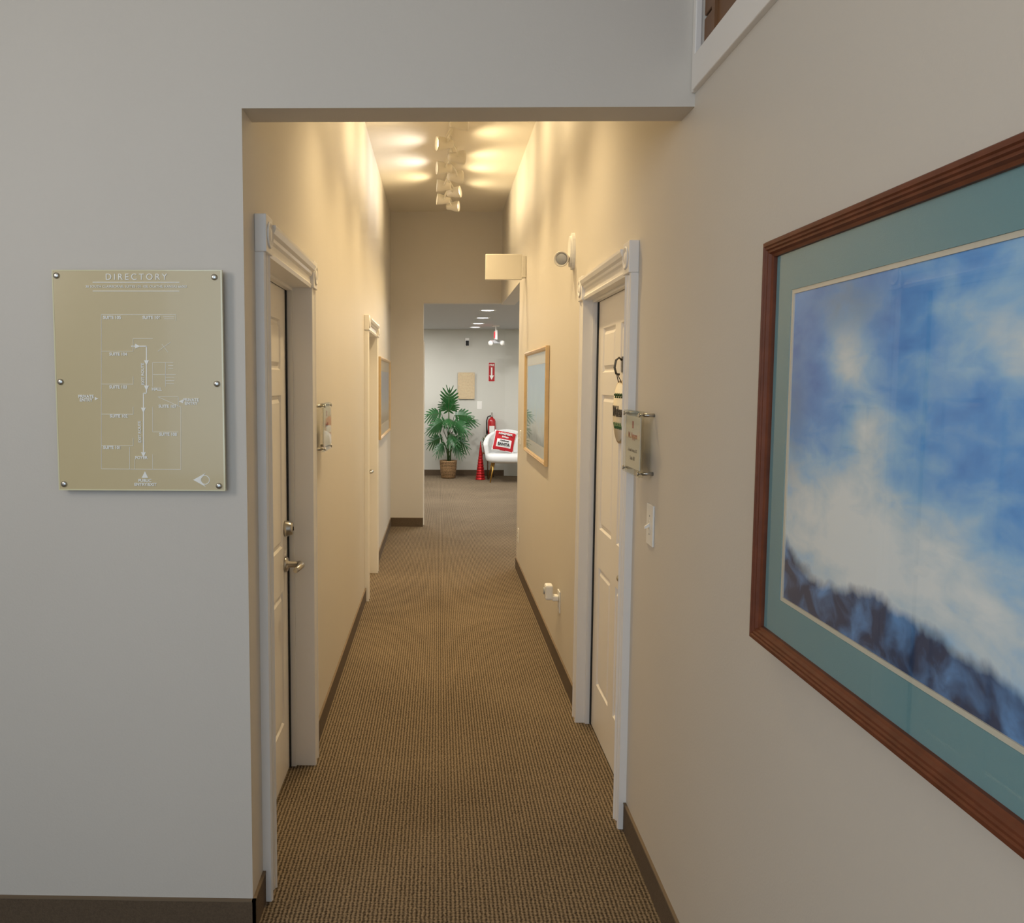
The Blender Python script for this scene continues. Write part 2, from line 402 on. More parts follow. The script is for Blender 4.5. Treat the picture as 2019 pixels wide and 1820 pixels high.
# ------------------------------------------------------------ doors
PROF = [(0, 0), (0, .026), (.010, .030), (.018, .024), (.026, .022), (.030, .016), (.040, .019), (.050, .019), (.060, .016), (.064, .022), (.072, .024), (.080, .030), (.090, .026), (.090, 0)]
HPROF = [(0, 0), (0, .022), (.012, .026), (.020, .020), (.045, .020), (.052, .028), (.062, .030), (.070, .040), (.085, .046), (.095, .046), (.095, 0)]
def door(name, xw, sg, Y0, Y1, latch_far=True, deadbolt=True, lever=True, rec=0.082):
    e = empty(name)
    P = lambda d: xw+sg*d           # d>0 toward the hall
    t = MB('casing', e)
    t.prism(PROF, lambda s_, d, z: (P(d), Y0-s_, z), 0, DT+0.004, 'trim')
    t.prism(PROF, lambda s_, d, z: (P(d), Y1+s_, z), 0, DT+0.004, 'trim')
    t.prism(HPROF, lambda s_, d, y: (P(d), y, DT+s_), Y0+0.006, Y1-0.006, 'trim')
    for c, s2 in ((Y0-0.045, -1), (Y1+0.045, 1)):
        t.box(P(0), P(0.036), c-0.051, c+0.051, DT, DT+0.112, 'trim', 0.003)
        t.lathe([(0.040, 0), (0.040, .004), (.034, .006), (.030, .001), (.022, .001), (.018, .005), (.006, .006), (0.001, .006)], (P(0.036), c, DT+0.056), (sg, 0, 0), 'trim', 24)
    t.box(P(0), P(-0.15), Y0-J, Y0, 0, DT+J, 'trim'); t.box(P(0), P(-0.15), Y1, Y1+J, 0, DT+J, 'trim')
    t.box(P(0), P(-0.15), Y0, Y1, DT, DT+J, 'trim')
    r0, r1 = -(rec-.027), -(rec-.004)
    t.box(P(r0), P(r1), Y1-0.012, Y1, 0, DT, 'trim'); t.box(P(r0), P(r1), Y0, Y0+0.012, 0, DT, 'trim')
    t.box(P(r0), P(r1), Y0+0.012, Y1-0.012, DT-0.012, DT, 'trim')
    t.box(P(-rec+.006), P(-rec-.002), Y1-0.030, Y1-0.001, 0.004, DT-0.002, 'black')
    t.box(P(-rec+.0035), P(-rec-.018), Y0+0.012, Y1-0.024, DT-0.0115, DT-0.001, 'black')
    t.done()
    l = MB('leaf', e); bm = l.bm
    a, b = Y0+0.012, Y1-0.022; W = b-a; xf = P(-rec)
    l.box(P(-rec-.012), P(-rec-.044), a, b, 0.008, DT-0.012, 'door')
    ys = [a, a+.115, a+W/2-.055, a+W/2+.055, b-.115, b]
    zs = [0.008, .24, .80, .98, 1.60, 1.70, 1.90, DT-0.012]
    vg = [[bm.verts.new((xf, y, z)) for z in zs] for y in ys]
    pan = []
    for i in range(5):
        for k in range(7):
            f = bm.faces.new((vg[i][k], vg[i+1][k], vg[i+1][k+1], vg[i][k+1])); f.material_index = l.mi('door')
            if i in (1, 3) and k in (1, 3, 5): pan.append(f)
    rim = [vg[i][0] for i in range(6)]+[vg[5][k] for k in range(1, 8)]+[vg[i][7] for i in range(4, -1, -1)]+[vg[0][k] for k in range(6, 0, -1)]
    bk = [bm.verts.new((P(-rec-.012), v.co.y, v.co.z)) for v in rim]
    for i in range(len(rim)):
        j = (i+1) % len(rim); bm.faces.new((rim[i], rim[j], bk[j], bk[i])).material_index = l.mi('door')
    bm.normal_update()
    for f in pan:
        if f.normal.x*sg < 0: f.normal_flip()
    for th, dp in ((0.010, -0.009), (0.012, 0.0), (0.022, 0.008)):
        bmesh.ops.inset_individual(bm, faces=pan, thickness=th, depth=0)
        for f in pan:
            for v in f.verts: v.co.x += sg*dp
    l.done()
    h = MB('lockset', e)
    yl = Y1-0.085 if latch_far else Y0+0.075
    s2 = -1 if latch_far else 1
    pf = 1.0 if latch_far else .62
    zl = 0.90
    if lever:
        h.lathe([(.033, 0), (.033, .006), (.028, .012), (.014, .016), (.012, .05*pf), (.001, .051*pf)], (xf, yl, zl), (sg, 0, 0), 'nickel')
        h.tube([(xf+sg*.045*pf, yl, zl), (xf+sg*.066*pf, yl, zl), (xf+sg*.072*pf, yl+s2*.03, zl+.003), (xf+sg*.068*pf, yl+s2*.075*pf, zl+.001), (xf+sg*.060*pf, yl+s2*.105*pf, zl-.004)], [.012, .015, .014, .012, .010], 'nickel', 12)
    if deadbolt:
        h.lathe([(.033, 0), (.033, .012), (.028, .026), (.026, .034), (.001, .035)], (xf, yl, zl+.15), (sg, 0, 0), 'nickel')
        h.box(xf+sg*.034, xf+sg*.038, yl-.002, yl+.002, zl+.142, zl+.158, 'black')
    h.done()
    return e
dl1 = door('door_1', XL, 1, *D1)
dl2 = door('door_2', XL, 1, *D2, deadbolt=False)
dr = door('door_3', XR, -1, *D3, latch_far=False, lever=True, deadbolt=False, rec=.045)

# ------------------------------------------------------------ right wall transom window
w = MB('window_1')
w.box(XR-0.016, XR+0.006, 0.9, YW, 2.445, ZW+0.002, 'trim', 0.003)
w.box(XR-0.012, XR+0.006, YW-.003, 2.458, 2.445, 3.45, 'trim', 0.003)
w.box(XR-0.016, XR+0.006, 0.9, 0.99, ZW+.002, 3.40, 'trim')
w.box(XR-0.016, XR+0.006, 0.9, YW, 3.40, 3.5, 'trim')
for i in range(9):
    z = 2.545+i*0.094
    w.box(XR+.012, XR+.03, 1.0, YW-.001, z, z+.086, 'sash', .003)
w.box(XR+0.028, XR+0.04, 1.0, YW-.001, ZW, 3.40, 'darktext')
w.box(XR+0.004, XR+0.02, 2.32, 2.345, ZW, 3.40, 'sash')
w.done()
w = MB('trim_1'); w.box(-0.178, -0.165, YE+0.1, YE2+0.012, 0, 2.12, 'trim', 0.002); w.done()

# ------------------------------------------------------------ pictures
def picture_right(name, y0, y1, z0, z1, xw, sg, fw, fd, fmat, mats, artm, matw, corner=0.0):
    e = empty(name); P = lambda d: xw+sg*d
    f = MB('frame', e)
    pr = [(0, 0), (0, fd*.75), (fw*.12, fd*.95), (fw*.35, fd), (fw*.42, fd*.92), (fw*.55, fd*.95), (fw*.62, fd*.85), (fw*.75, fd*.86), (fw*.85, fd*.7), (fw, fd*.62), (fw, 0)]
    cs = [(y0, z0, 1, 1), (y1, z0, -1, 1), (y1, z1, -1, -1), (y0, z1, 1, -1)]
    rings = [[f.bm.verts.new((P(d), y+sy*s_, z+sz*s_)) for (s_, d) in pr] for (y, z, sy, sz) in cs]
    n = len(pr)
    for i in range(4):
        j = (i+1) % 4
        for k in range(n):
            l = (k+1) % n
            fc = f.bm.faces.new((rings[i][k], rings[i][l], rings[j][l], rings[j][k])); fc.material_index = f.mi(fmat)
    f.done()
    a = fw
    mt = MB('mat_board', e)
    def ring(b0, b1, d0, m):
        mt.box(P(0.004), P(d0), y0+b0, y0+b1, z0+b0, z1-b0, m); mt.box(P(0.004), P(d0), y1-b1, y1-b0, z0+b0, z1-b0, m)
        mt.box(P(0.004), P(d0), y0+b1, y1-b1, z0+b0, z0+b1, m); mt.box(P(0.004), P(d0), y0+b1, y1-b1, z1-b1, z1-b0, m)
    ring(a-0.002, a+matw, fd*.42, mats[0]); ring(a+matw, a+matw+.008, fd*.36, mats[1])
    mt.done()
    b = a+matw+.008
    MB('art', e).box(P(0.003), P(fd*.28), y0+b, y1-b, z0+b, z1-b, artm).done()
    g = MB('glass', e); g.poly([(P(fd*.52), y0+a, z0+a), (P(fd*.52), y1-a, z0+a), (P(fd*.52), y1-a, z1-a), (P(fd*.52), y0+a, z1-a)], 'glass'); g.done()
    return e
picture_right('framed_painting', 0.50, 1.815, 1.112, 1.94, XR-0.003, -1, 0.034, 0.036, 'wood', ('mat_teal', 'liner'), 'art', 0.074)
picture_right('framed_print', 5.50, 6.85, 1.12, 1.89, XR-0.002, -1, 0.03, 0.025, 'tanframe', ('matwhite', 'liner'), 'art2', 0.07)
picture_right('framed_print.001', 7.85, 9.45, 1.13, 1.89, XL+0.002, 1, 0.03, 0.025, 'tanframe', ('matwhite', 'liner'), 'art2', 0.09)

# ------------------------------------------------------------ directory sign
yb = YF-0.030
d = MB('directory_sign')
d.box(-1.086, -0.608, yb, yb+0.010, 1.342, 1.963, 'board', 0.001)
def px(u, v):
    k = (v-531)/437.0
    return (-1.086+(u-103-14*k)/(331-7*k)*.478, 1.963-k*.621)
d.box(-1.0865, -1.083, yb-0.0006, yb+0.0106, 1.3415, 1.9635, 'boardedge'); d.box(-0.6115, -0.6075, yb-0.0006, yb+0.0106, 1.3415, 1.9635, 'boardedge')
d.box(-1.083, -0.6115, yb-0.0006, yb+0.0106, 1.960, 1.9635, 'boardedge'); d.box(-1.083, -0.6115, yb-0.0006, yb+0.0106, 1.3415, 1.345, 'boardedge')
for (u, v) in ((112, 542), (420, 545), (120, 751), (425, 754), (127, 956), (429, 958)):
    x, z = px(u, v)
    d.cyl((x, YF, z), (x, yb-0.002, z), 0.007, 'nickel', n=20); d.lathe([(.0085, 0), (.0085, .003), (.006, .005), (.001, .005)], (x, yb, z), (0, -1, 0), 'nickel', 20)
def ln(u0, v0, u1, v1, wd=0.0011):
    x0, z0 = px(u0, v0); x1, z1 = px(u1, v1)
    dx, dz = x1-x0, z1-z0; L = math.hypot(dx, dz) or 1; nx, nz = -dz/L*wd/2, dx/L*wd/2
    q = [(x0+nx, z0+nz), (x1+nx, z1+nz), (x1-nx, z1-nz), (x0-nx, z0-nz)]
    d.prism(q, lambda a, b, t: (a, t, b), yb-0.0002, yb-0.0010, 'etch')
def tri(u, v, du, dv, r=5):
    pts = []
    L = math.hypot(du, dv); du /= L; dv /= L
    for a, b in ((1, 0), (-.7, .8), (-.7, -.8)):
        pts.append(px(u+r*(a*du-b*dv), v+r*(a*dv+b*du)))
    d.prism(pts, lambda a, b, t: (a, t, b), yb-0.0002, yb-0.0012, 'etch')
ln(183, 555, 352, 555, .002); ln(183, 572, 352, 572, .002)
for q in [(258, 680, 288, 680), (288, 680, 288, 773), (288, 773, 282, 773), (282, 773, 282, 896)]: ln(*q, .0028)
for q in [(270, 680, 1, 0), (288, 712, 0, 1), (288, 762, 0, 1), (282, 806, 0, 1), (282, 895, 0, 1)]: tri(*q, 6)
tri(285, 937, 0, -1, 8); tri(190, 784, 1, 0, 4); tri(356, 789, -1, 0, 5)
for q in [(200, 618, 200, 925), (200, 618, 345, 618), (345, 618, 345, 630), (200, 690, 262, 690), (262, 690, 262, 665), (262, 665, 300, 665), (200, 755, 262, 755), (200, 815, 262, 815),
          (200, 878, 262, 878), (200, 925, 355, 925), (355, 925, 355, 800), (355, 800, 310, 780), (310, 780, 350, 780), (300, 850, 350, 850), (300, 850, 300, 800), (262, 755, 262, 740),
          (262, 815, 262, 800), (262, 878, 262, 862), (300, 712, 340, 712), (300, 712, 300, 760), (325, 712, 325, 760), (300, 736, 345, 736), (310, 690, 335, 672), (318, 676, 330, 692),
          (255, 925, 255, 880), (300, 925, 300, 895), (325, 742, 342, 742), (325, 748, 342, 748), (325, 754, 342, 754), (330, 718, 340, 718), (330, 724, 340, 724), (350, 780, 350, 800), (265, 905, 265, 925), (320, 622, 342, 622), (322, 626, 342, 626)]:
    ln(*q, .0009)
# plain stand-in mark: a ring with an arrowhead
mx_, mz_ = px(402, 946)
for k in range(20):
    a0, a1 = k*math.pi/10, (k+1)*math.pi/10
    q = [(mx_+r_*math.cos(a), mz_+r_*math.sin(a)) for r_, a in ((.0115, a0), (.0135, a0), (.0135, a1), (.0115, a1))]
    d.prism(q, lambda a, b, t: (a, t, b), yb-.0002, yb-.001, 'etch')
d.prism([(mx_-.034, mz_), (mx_+.002, mz_-.020), (mx_-.014, mz_), (mx_+.002, mz_+.020)], lambda a, b, t: (a, t, b), yb-.0003, yb-.0013, 'etch')
dob = d.done()
def dt(body, u, v, cap, rot=RF, sp=1.0, b=0.0):
    x, z = px(u, v); text('lettering', body, cap/700.0, (x, yb-0.001, z), rot, 'etch', dob, sp, bold=b)
dt('DIRECTORY', 268, 545, 12, sp=1.42, b=.0001)
dt('38 SOUTH CLAIRBORNE, SUITES 101-108, OLATHE, KANSAS 66062', 268, 563.5, 4.8, sp=1.0, b=.0001)
for q in [('SUITE 105', 221, 624), ('SUITE 106', 298, 624), ('SUITE 104', 233, 696), ('SUITE 103', 233, 761), ('SUITE 102', 234, 819), ('SUITE 101', 221, 882), ('SUITE 107', 329, 799), ('SUITE 108', 330, 855),
          ('HALL', 308, 765), ('FOYER', 278, 902), ('PUBLIC', 285, 948), ('ENTRY/EXIT', 286, 956), ('PRIVATE', 170, 780), ('ENTRY', 170, 787), ('PRIVATE', 375, 786), ('ENTRY', 375, 793)]:
    dt(*q, 5.8, b=0.0004)
for (u, v) in ((275, 850), (281, 735)):
    x, z = px(u, v); text('lettering', 'EXIT ROUTE', 5.4/700, (x, yb-0.001, z), (R(90), R(-90), 0), 'etch', dob, bold=.0003)

# ------------------------------------------------------------ suite signs on stand-offs
def suite_sign(name, xw, sg, y0, y1, z0, z1, rot):
    P = lambda q: xw+sg*q
    o = MB(name)
    o.box(P(0.045), P(0.049), y0, y1, z0, z1, 'acrylic'); o.box(P(0.036), P(0.041), y0, y1, z0, z1, 'acrylic')
    o.box(P(0.0412), P(0.0438), y0+.02, y1-.02, z0+.02, z1-.02, 'card')
    for y in (y0+.012, y1-.012):
        for z in (z0+.012, z1-.012):
            o.cyl((P(0), y, z), (P(.036), y, z), .006, 'nickel'); o.cyl((P(.049), y, z), (P(.053), y, z), .0075, 'nickel')
            o.cyl((P(.0362), y, z), (P(.0488), y, z), .003, 'nickel')
    c = (y0+y1)/2
    o.box(P(.0438), P(.0443), c-.010, c+.010, z1-.060, z1-.036, 'redtext')
    ob = o.done()
    lines = (('ML Nguyen', z1-.085, .020, 'redtext'), ('A Health Practice, LLC', z1-.135, .010, 'greytext'), ('Suite 108', z1-.162, .013, 'greytext')) if sg < 0 else (('Suite 101', z1-.10, .018, 'greytext'),)
    for body, z, cap, m_ in lines:
        text('lettering', body, cap, (P(.0441), c, z), rot, m_, ob, ext=.0002, bold=.0003)
    return ob
suite_sign('suite_sign', XR, -1, 2.80, 3.05, 1.345, 1.56, RR)
suite_sign('suite_sign.001', XL, 1, 3.78, 4.03, 1.345, 1.56, RL)

# ------------------------------------------------------------ switches, outlets
def switch(name, xw, sg, yc, zc, w=.085, h=.125, toggle=True):
    P = lambda q: xw+sg*q
    o = MB(name); o.box(P(0), P(.006), yc-w/2, yc+w/2, zc-h/2, zc+h/2, 'white', .002)
    if toggle:
        o.box(P(.006), P(.0075), yc-.007, yc+.007, zc-.014, zc+.014, 'cream')
        o.prism([(.006, -.006), (.022, -.013), (.022, -.005), (.006, .006)], lambda a, b, t: (P(a), t, zc+b), yc-.0045, yc+.0045, 'white')
        for z in (.03, -.03): o.cyl((P(.005), yc, zc+z), (P(.0075), yc, zc+z), .003, 'nickel', n=10)
    else:
        for z in (.02, -.02):
            o.box(P(.006), P(.008), yc-.016, yc+.016, zc+z-.014, zc+z+.014, 'white', .0008)
            for dy in (-.006, .006): o.box(P(.0078), P(.0084), yc+dy-.001, yc+dy+.001, zc+z-.004, zc+z+.006, 'black')
        o.cyl((P(.005), yc, zc), (P(.0075), yc, zc), .003, 'nickel', n=10)
    return o.done()
switch('light_switch', XR, -1, 2.82, 1.188, .085, .135)
switch('light_switch.001', XR, -1, 7.35, 1.19, .08, .12)
switch('wall_outlet', XR, -1, 7.45, .33, toggle=False, w=.08, h=.12)
o = MB('wall_outlet.001')
yc, zc_ = 4.90, .40
o.box(XR, XR-.006, yc-.04, yc+.04, zc_-.062, zc_+.062, 'white', .002)
for z in (.02, -.02): o.box(XR-.006, XR-.008, yc-.016, yc+.016, zc_+z-.014, zc_+z+.014, 'white', .0008)
o.done()
o = MB('plug_in_night_light')
o.box(XR-.008, XR-.045, yc-.03, yc+.03, zc_+.005, zc_+.035, 'white', .006)
o.box(XR-.04, XR-.085, yc-.035, yc+.035, zc_+.01, zc_+.10, 'white', .012)
o.lathe([(.02, 0), (.02, .006), (.012, .008), (.001, .008)], (XR-.085, yc, zc_+.06), (-1, 0, 0), 'grayplastic', 16)
o.done()

# ------------------------------------------------------------ door hook and welcome sign on right door
xd = XR+0.045
o = MB('hanging_hook')
yh = 3.53
o.box(xd, xd-.004, yh-.014, yh+.014, 1.695, 1.76, 'pewter', .0015)
o.tube([(xd-.004, yh, 1.745), (xd-.016, yh, 1.755), (xd-.028, yh, 1.745), (xd-.033, yh, 1.715), (xd-.026, yh, 1.690), (xd-.012, yh, 1.687)], .0045, 'pewter', 10)
o.done()
o = MB('welcome_sign')
cy, cz = yh, 1.535
o.lathe([(.128, 0), (.128, .008), (.001, .008)], (xd-.002, cy, cz), (-1, 0, 0), 'signwood', 40)
o.lathe([(.120, 0), (.120, .002), (.001, .002)], (xd-.0101, cy, cz), (-1, 0, 0), 'signpaint', 40)
o.tube([(xd-.010, cy-.03, cz+.12), (xd-.024, cy-.004, 1.692), (xd-.026, cy, 1.696), (xd-.024, cy+.004, 1.692), (xd-.010, cy+.03, cz+.12)], .0018, 'darktext', 8)
for a in range(8):
    t = -.07+a*.02
    o.tube([(xd-.0125, cy+t, cz-.07), (xd-.0135, cy+t+.008, cz-.055+.010*(a % 2))], [.002, .005], 'leaf', 8)
    o.tube([(xd-.0125, cy+t, cz+.075), (xd-.0135, cy+t+.008, cz+.058+.010*(a % 2))], [.002, .005], 'leaf', 8)
ob = o.done()
text('lettering', 'Welcome', .042, (xd-.0135, cy, cz), RR, 'darktext', ob, ext=.0012, bold=.0015, shear=.2)

# ------------------------------------------------------------ emergency light on right wall
o = MB('emergency_light')
c = Vector((XR, 4.58, 2.325))
o.prism([(.055*math.cos(a), .095*math.sin(a)) for a in [k*math.pi/14 for k in range(28)]], lambda a, b, t: (t, c.y+a, c.z+b+.01), XR, XR-.016, 'white')
o.prism([(.045*math.cos(a), .08*math.sin(a)) for a in [k*math.pi/14 for k in range(28)]], lambda a, b, t: (t, c.y+a, c.z+b+.01), XR-.016, XR-.026, 'white')
o.cyl((XR-.02, c.y, c.z-.02), (XR-.045, c.y-.01, c.z-.025), .014, 'white')
dirv = Vector((-.35, -.85, -.2)).normalized(); hc = Vector((XR-.060, c.y-.02, c.z-.028))
o.lathe([(.001, -.045), (.020, -.043), (.028, -.028), (.032, 0), (.038, .028), (.040, .034), (.036, .035), (.030, .025), (.001, .025)], hc, dirv, 'cream')
o.lathe([(.029, .026), (.026, .030), (.001, .031)], hc, dirv, 'grayplastic')
o.done()

# ------------------------------------------------------------ blank back of a wall-mounted sign
o = MB('exit_sign_panel')
o.box(.372, .668, 7.08, 7.115, 2.485, 2.69, 'cream', .006)
o.box(.664, XR, 7.06, 7.135, 2.50, 2.675, 'cream', .006)
o.done()

# ------------------------------------------------------------ track lighting
XT = 0.08
WARM = (1.0, .765, .43)
tr = empty('track_light')
t = MB('track', tr); t.box(XT-.018, XT+.018, 3.6, 8.75, ZC-.022, ZC, 'cream', .003)
t.box(XT-.06, XT+.06, 6.02, 6.14, ZC-.03, ZC, 'cream', .004); t.done()
heads = [(3.9, 1), (4.35, -1), (4.85, 1), (5.35, -1), (5.85, 1), (6.35, -1), (6.72, 1), (7.05, -1), (7.35, 1), (7.68, -1), (7.95, 1), (8.25, -1), (8.55, 1)]
for i, (y, sg) in enumerate(heads):
    h = MB('lamp_head_%d' % (i+1), tr)
    pv = Vector((XT+sg*.045, y, ZC-.20))
    h.box(XT-.016, XT+.016, y-.035, y+.035, ZC-.05, ZC-.0222, 'cream', .003)
    h.cyl((XT, y, ZC-.05), (XT, y, ZC-.085), .010, 'cream')
    tilt = random.uniform(-.05, .12); yw = random.uniform(-.35, .35)
    dv = Vector((sg*math.cos(yw), math.sin(yw), tilt)).normalized()
    side = dv.cross(Vector((0, 0, 1))).normalized(); upv = side.cross(dv)
    pts = []
    for k in range(13):
        a = math.pi*k/12
        p = pv+side*(.062*math.cos(a))+Vector((0, 0, 1))*(.105*max(0, math.sin(a))**.8)
        p.x += (XT-pv.x)*math.sin(a)
        pts.append(p)
    h.tube(pts, .006, 'cream', 8)
    h.cyl(pv-side*.064, pv+side*.064, .007, 'cream')
    h.lathe([(.001, -.062), (.026, -.060), (.032, -.045), (.034, -.02), (.046, .01), (.052, .05), (.052, .062), (.047, .062), (.044, .04), (.001, .038)], pv, dv, 'cream', 24)
    h.lathe([(.040, .041), (.03, .045), (.001, .046)], pv, dv, 'lamp', 20)
    h.done()
    L = bpy.data.lights.new('spot_%d' % (i+1), 'SPOT'); L.energy = 12.5 if i < 6 else 10; L.color = (1.0, .80, .48) if i not in (7, 9) else (1, .95, .90)
    L.spot_size = R(155); L.spot_blend = 1.0; L.shadow_soft_size = .05
    lo = bpy.data.objects.new('lamp_bulb_%d' % (i+1), L); COL.objects.link(lo); lo.parent = tr
    lo.location = pv+dv*.07
    lo.rotation_euler = dv.to_track_quat('-Z', 'Y').to_euler()
    # added downward fill without a fixture, brightens floor and lower walls
    if i % 2 == 0:
        L2 = bpy.data.lights.new('floor_fill_%d' % (i+1), 'SPOT'); L2.energy = 76 if i < 6 else 54; L2.color = WARM
        L2.spot_size = R(118); L2.spot_blend = 1.0; L2.shadow_soft_size = .05
        l2 = bpy.data.objects.new('added_floor_fill_%d' % (i+1), L2); COL.objects.link(l2); l2.parent = tr
        l2.location = (XT, y, ZC-.30)

# ------------------------------------------------------------ lobby things
for i, (x, y) in enumerate([(.63, 11.35), (.63, 12.65), (.62, 13.85), (.61, 14.75)]):
    nm = 'recessed_downlight' + ('' if i == 0 else '.%03d' % i)
    o = MB(nm); o.lathe([(.11, 0), (.11, -.006), (.085, -.008), (.083, -.002), (.083, 0)], (x, y, 2.6), (0, 0, 1), 'white')
    o.lathe([(.083, -.003), (.001, -.004)], (x, y, 2.6), (0, 0, 1), 'canlens'); o.done()
def area(name, loc, rot, size, e, col, sy=None):
    L = bpy.data.lights.new(name, 'AREA'); L.energy = e; L.color = col; L.size = size
    if sy: L.shape = 'RECTANGLE'; L.size_y = sy
    o = bpy.data.objects.new(name, L); COL.objects.link(o); o.location = loc; o.rotation_euler = rot; return o
for i, (x, y) in enumerate([(.63, 11.35), (.62, 13.4), (-.9, 12.0), (-.9, 14.2), (2.0, 12.6), (1.9, 9.4)]):
    area('lobby_can_and_fill', (x, y, 2.585), (0, 0, 0), .22, 30, (1, .98, .95))  # those away from the downlights are added, out of view, to brighten the lobby

# plant
def plant():
    e = empty('potted_monstera', (0, 0, 0)); cx, cy = .17, 14.98
    p = MB('basket', e)
    p.lathe([(.001, 0), (.115, 0), (.125, .01), (.142, .16), (.150, .29), (.152, .31), (.142, .31), (.138, .27), (.001, .268)], (cx, cy, 0), (0, 0, 1), 'basket', 32)
    p.lathe([(.139, .269), (.001, .275)], (cx, cy, 0), (0, 0, 1), 'soil', 20); p.done()
    l = MB('foliage', e)
    l.tube([(cx, cy, .27), (cx-.01, cy, .6), (cx+.01, cy, .95), (cx, cy, 1.25)], [.02, .018, .014, .008], 'stem', 10)
    l.tube([(cx+.03, cy, .27), (cx+.04, cy-.02, .5), (cx+.05, cy, .8)], [.014, .012, .008], 'stem', 10)
    def leaf(base, tip, LL, droop, tw):
        base = Vector(base); tip = Vector(tip)
        d = (tip-base).normalized()
        nrm = Vector((0, -1, .35)); side = d.cross(nrm).normalized(); nrm = side.cross(d).normalized()
        side = (Matrix.Rotation(tw, 3, d) @ side)
        def P(a, b):
            r = a*LL; q = base+d*r+side*(b*LL); q = q - nrm*(abs(b)*LL*.25); q.z -= droop*LL*(a*a+b*b*1.2); return q
        n = 6
        ts = [.04+i*.135 for i in range(n+1)]
        for i in range(n):
            t0, t1 = ts[i], ts[i+1]; tm = (t0+t1)/2
            ln_ = .52*math.sin(math.pi*(.22+.68*i/(n-1)))**.8
            for sgn in (-1, 1):
                adv = .12+.16*i/(n-1)*1.2-.12*(i == 0)
                pts = [P(t0, 0), P(t0+adv*.4-.005, sgn*ln_*.45), P(tm+adv*1.1-.02, sgn*ln_*.9), P(tm+adv*1.35, sgn*ln_), P(tm+adv*1.1+.045, sgn*ln_*.8), P(t1+adv*.4+.002, sgn*ln_*.4), P(t1, 0)]
                l.poly(pts if sgn > 0 else pts[::-1], 'leaf')
        l.poly([P(ts[-1], 0), P(ts[-1]+.03, .05), P(1.12, 0), P(ts[-1]+.03, -.05)], 'leaf')
    specs = [((.00, .0, 1.22), (.02, -.1, 1.66), .34, .0), ((.0, 0, 1.15), (-.15, -.15, 1.45), .28, .15), ((.0, 0, 1.15), (.13, -.15, 1.42), .28, .15),
             ((-.12, -.08, 1.12), (-.42, -.2, 1.20), .30, .35), ((.10, -.08, 1.1), (.42, -.2, 1.16), .32, .3), ((-.05, -.1, 1.0), (-.33, -.3, .98), .32, .4),
             ((.08, -.1, 1.0), (.33, -.3, .92), .32, .4), ((.0, -.1, 1.05), (.03, -.4, 1.05), .30, .5), ((.18, -.05, 1.0), (.5, 0, 1.08), .32, .25),
             ((-.10, -.05, .72), (-.38, -.1, .66), .26, .3), ((.10, -.05, .70), (.35, -.1, .62), .26, .4), ((.03, -.1, .78), (.10, -.35, .70), .26, .5),
             ((.08, 0, .85), (.4, .1, .9), .26, .3), ((-.1, 0, .9), (-.38, .08, .93), .28, .3), ((-.06, -.06, .62), (-.26, -.2, .48), .22, .4), ((.08, -.03, .6), (.27, -.15, .46), .22, .4)]
    for b, t, LL, dr_ in specs:
        bb_ = Vector((cx, cy, 0))+Vector(b); tt = Vector((cx, cy, 0))+Vector(t)
        root = Vector((cx, cy, max(.3, b[2]-.28)))
        mid = (root+bb_)/2+Vector(((b[0])*.3, 0, .05))
        l.tube([root, mid, bb_, bb_+(tt-bb_).normalized()*LL*.8+Vector((0, 0, -dr_*LL*.62-.004))], [.007, .006, .005, .002], 'stem', 6)
        leaf(bb_, tt, LL, dr_, random.uniform(-.5, .5))
    l.done(False)
plant()

# chair
e = empty('accent_chair')
cx, cy = 1.17, 14.55
c = MB('upholstery', e)
c.sphere((cx, cy, .40), 1, 'fabric', sc=(.37, .33, .085), power=.55, u=36, v=18)
def shell(r0, r1, z0, z1):
    n = 24; rows = []
    for i in range(n+1):
        a = math.pi*(.02+.96*i/n)
        k = math.sin(a)
        top = z0+(z1-z0)*(.42+.58*k**.7)
        rows.append([(cx+(r0*math.cos(a)), cy+.02+r0*.85*math.sin(a), z0), (cx+((r0+.05)*math.cos(a)), cy+.02+(r0+.05)*.85*math.sin(a), top), (cx+((r1+.05)*math.cos(a)), cy+.02+(r1+.05)*.85*math.sin(a), top), (cx+r1*math.cos(a), cy+.02+r1*.85*math.sin(a), z0)])
    vs = [[c.bm.verts.new(p) for p in r] for r in rows]
    fs = []
    for i in range(n):
        for k in range(4):
            l = (k+1) % 4; fs.append(c.bm.faces.new((vs[i][k], vs[i][l], vs[i+1][l], vs[i+1][k])))
    fs += [c.bm.faces.new(vs[0]), c.bm.faces.new(vs[-1][::-1])]
    c._fin(fs, 'fabric', False)
shell(.29, .37, .36, .86)
co = c.done(); bv = co.modifiers.new('b', 'BEVEL'); bv.width = .02; bv.segments = 3; bv.limit_method = 'ANGLE'
for i, (sx, sy) in enumerate(((-1, -1), (1, -1), (-1, 1), (1, 1))):
    g = MB('leg_%d' % (i+1), e); g.cyl((cx+sx*.24, cy+sy*.2, .345), (cx+sx*.31, cy+sy*.26, 0), .016, 'gold', .010); g.done()
